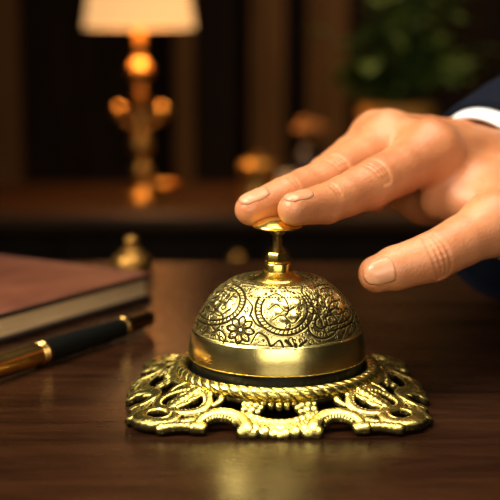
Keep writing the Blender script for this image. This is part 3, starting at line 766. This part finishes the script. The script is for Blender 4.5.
# ------------------------------------------------------------------ credenza and what stands on it
CT = -112.0; CY0, CY1 = 1360.0, 1790.0
cr = thing('credenza', (0, CY0, FZ), 'long dark wooden credenza behind the desk with brass pulls', 'cabinet')
OC = (0, CY0, FZ)
MB().box(-950, 950, CY0 - 15, CY1, CT - 26, CT, 6).build('top', M['credenza'], cr, True, OC)
MB().box(-930, 930, CY0 + 14, CY1 - 10, FZ + 60, CT - 26, 2).build('body', M['panel_dark'], cr, False, OC)
MB().box(-900, 900, CY0 + 40, CY1 - 40, FZ, FZ + 60).build('plinth', M['panel_dark'], cr, False, OC)
for k in range(6):
    x0 = -924 + k * 308.0
    d_ = MB().box(x0 + 4, x0 + 304, CY0, CY0 + 14, FZ + 70, CT - 40, 3).build('door', M['panel_dark'], cr, True, OC)
    MB().box(x0 + 45, x0 + 263, CY0 - 5, CY0, FZ + 120, CT - 90, 3).build('door_panel', M['credenza'], d_, True, OC)
    xk = x0 + (276 if k % 2 == 0 else 30)
    MB().ball((xk, CY0 - 14, CT - 72), 13).lathe([(4, 0), (4, 14)], (xk, CY0 - 16, CT - 72), 16, (0, 1, 0)).build('pull', M['brass_lamp'], d_, True, OC)

# table lamp
lx, ly = -191.0, 1512.0
lamp = thing('table_lamp', (lx, ly, CT), 'brass table lamp with glowing pale orange shade', 'lamp')
MB().lathe([(30, 0), (34, 2), (34, 7), (30, 10), (24, 13), (20, 20), (10, 26), (8, 30)], n=40).build('base', M['brass_lamp'], lamp, True)
MB().lathe([(8, 28), (14, 36), (18, 48), (14, 60), (8, 66), (7, 70), (11, 75), (18, 86), (18, 100), (11, 110), (8, 120), (12, 128), (9, 138), (9, 172), (12, 178), (8, 184), (8, 196), (15, 202), (20, 210), (20, 218), (15, 226), (8, 232), (7, 258), (9, 268), (6, 276), (6, 300)], n=40).build('column', M['brass_lamp'], lamp, True)
for sx in (-1, 1):
    arm = MB().tube([(0, 0, 138), (sx * 12, 0, 126), (sx * 25, 0, 130), (sx * 34, 0, 142)], [5, 4, 4, 4], 10).build('arm', M['brass_lamp'], lamp, True)
    MB().ball((sx * 34.5, 0, 149), 13).build('arm_ball', M['brass_lamp'], arm, True)
sm = mat('lampshade_fabric', (0.60, 0.36, 0.16), 0.9)
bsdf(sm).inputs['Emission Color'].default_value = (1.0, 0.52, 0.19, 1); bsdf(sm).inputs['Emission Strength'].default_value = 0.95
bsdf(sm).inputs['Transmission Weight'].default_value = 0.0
shv = []; NSH = 96
for (r, z_) in ((90, 284), (89, 287), (80, 345), (71, 400), (62, 445), (61, 448)):
    for k in range(NSH):
        a = 2 * PI * k / NSH; shv.append(((r + .8 * math.cos(32 * a)) * math.cos(a), (r + .8 * math.cos(32 * a)) * math.sin(a), z_))
shq = [(i * NSH + k, i * NSH + (k + 1) % NSH, (i + 1) * NSH + (k + 1) % NSH, (i + 1) * NSH + k) for i in range(5) for k in range(NSH)]
sh = raw('lamp_shade', shv, shq, sm, lamp, True); md = sh.modifiers.new('thick', 'SOLIDIFY'); md.thickness = 0.0015
MB().ball((0, 0, 385), 24, 1.2).build('bulb', mat('bulb_glass', (0.9, 0.8, 0.6), 0.3, **{'Emission Color': (1, .7, .4, 1), 'Emission Strength': 6.0}), lamp, True)
pd = bpy.data.lights.new('lamp_glow', 'POINT'); pd.energy = 4.0; pd.color = (1.0, 0.58, 0.25); pd.shadow_soft_size = 0.03
po_ = bpy.data.objects.new('lamp_glow', pd); C.objects.link(po_); po_.parent = lamp; po_.location = (0, 0, 0.335)

def put(px, py, y):                                   # a spot on the credenza top seen at this pixel column
    return ((px - 250) / F_PX * ((y - CAMP[1]) * math.cos(PITCH) + 0.17 * 250) - 11, y)
x_, y_ = put(165, 0, 1500)
o = thing('trinket_dish', (x_, y_, CT), 'small pale brass footed dish right of the lamp base', 'dish')
MB().lathe([(16, 0), (17, 2), (6, 6), (6, 14), (22, 22), (27, 32), (25, 32), (19, 25), (4, 20)], n=36).build('bowl', M['brass_lamp'], o, True)
x_, y_ = put(258, 0, 1500)
o = thing('brass_jar', (x_, y_, CT), 'lidded brass jar on the credenza behind the fingertips', 'jar')
MB().lathe([(27, 0), (31, 3), (31, 8), (29, 11), (29, 50), (31, 53), (31, 58), (24, 60)], n=40).build('body', M['brass_lamp'], o, True)
MB().lathe([(29, 60), (30, 63), (26, 68), (10, 71), (5, 73), (7, 78), (3, 81)], n=36).build('lid', M['brass_lamp'], o, True)
x_, y_ = put(287, 0, 1450)
o = thing('candle_cup', (x_, y_, CT), 'short cream candle in cup between brass jar and flower vase', 'candle')
MB().lathe([(12, 0), (16, 6), (17, 30), (15, 30), (13, 10)], n=30).build('cup', M['brass_lamp'], o, True)
MB().lathe([(13.5, 8), (13.5, 52), (3, 54)], n=30).build('wax', mat('cream_wax', (0.80, 0.66, 0.45), 0.5), o, True)
x_, y_ = put(310, 0, 1560)
o = thing('flower_vase', (x_, y_, CT), 'dark vase of amber blooms in front of the wall panelling', 'vase')
MB().lathe([(18, 0), (24, 6), (34, 30), (34, 55), (20, 80), (16, 90), (20, 96), (14, 96)], n=40).build('vase_body', mat('dark_glaze', (0.012, 0.009, 0.008), 0.3), o, True)
bl = mat('amber_petals', (0.45, 0.19, 0.045), 0.7); rnd = random.Random(8)
for k in range(9):
    a = k * 2.4; r = 9 + 3.4 * k ** .8; cx, cy, cz = r * math.cos(a), r * math.sin(a) * .8, 130 - r * .5 + rnd.uniform(-5, 5)
    b_ = MB()
    for i in range(7):
        aa = 2 * PI * i / 7; b_.ball((cx + 6.5 * math.cos(aa), cy + 6.5 * math.sin(aa), cz + 2 * (i % 2)), 5.5, 0.7, 10)
    b_.ball((cx, cy, cz + 4), 5.5, .8, 10).tube([(0, 0, 88), (cx * .5, cy * .5, 108), (cx, cy, cz)], 1.6, 6).build('bloom', bl, o, True)

# potted plant
x_, y_ = put(396, 0, 1560)
pot = thing('potted_plant', (x_, y_, CT), 'leafy green plant in terracotta pot behind the hand', 'plant')
MB().lathe([(42, 0), (46, 3), (60, 130), (66, 132), (67, 156), (61, 158), (57, 140), (40, 138)], n=48).build('pot', mat('terracotta', (0.75, 0.34, 0.06), 0.5), pot, True)
MB().lathe([(56, 138), (57, 147), (30, 150), (4, 151)], n=32).build('soil', mat('soil', (0.02, 0.013, 0.008), 0.95), pot, True)
leafm = mat('leaf_green', (0.03, 0.075, 0.012), 0.45); nl = noise(leafm, 25, 3)
lk(leafm, ramp(leafm, nl, [(0.3, (0.03, 0.06, 0.008)), (0.7, (0.14, 0.22, 0.03))]), bsdf(leafm).inputs['Base Color'])
rnd = random.Random(21)
bmL = bmesh.new(); stems = MB()
def leaf(bm, p, d, ln, wd):
    d = Vector(d).normalized(); s_ = d.cross(Vector((0, 0, 1)));
    s_ = s_.normalized() if s_.length > .05 else Vector((1, 0, 0)); nn = s_.cross(d)
    prev = None
    for i in range(7):
        t = i / 6; c = Vector(p) + d * ln * t + Vector((0, 0, -1)) * ln * .35 * t * t; w_ = wd * math.sin(PI * min(1, t * .93 + .05)) ** .8
        row = [bm.verts.new(c - s_ * w_ + nn * w_ * .25), bm.verts.new(c), bm.verts.new(c + s_ * w_ + nn * w_ * .25)]
        if prev:
            for k in range(2): bm.faces.new((prev[k], prev[k + 1], row[k + 1], row[k]))
        prev = row
for k in range(34):
    a = rnd.uniform(0, 2 * PI); rr = rnd.uniform(10, 150); hz = rnd.uniform(190, 420)
    tip = Vector((rr * math.cos(a), rr * math.sin(a), hz)); b0 = Vector((rnd.uniform(-15, 15), rnd.uniform(-15, 15), 145))
    pts = [b0, b0.lerp(tip, .5) + Vector((0, 0, 25)), tip]; stems.tube(pts, [2.6, 2.0, 1.3], 6)
    for i in range(15):
        t = rnd.uniform(.25, 1.0); p = b0.lerp(tip, t) + Vector((0, 0, 25 * 4 * t * (1 - t) * .5))
        aa = rnd.uniform(0, 2 * PI); leaf(bmL, p, (math.cos(aa), math.sin(aa), rnd.uniform(-.2, .7)), rnd.uniform(35, 62), rnd.uniform(11, 19))
bmesh.ops.scale(bmL, vec=(S, S, S), verts=bmL.verts)
me = bpy.data.meshes.new('foliage'); bmL.to_mesh(me); bmL.free(); fo_ = link('foliage', me, leafm, pot)
md = fo_.modifiers.new('thick', 'SOLIDIFY'); md.thickness = 0.0006
stems.build('stems', mat('stem_green', (0.05, 0.06, 0.015), 0.6), pot, True)
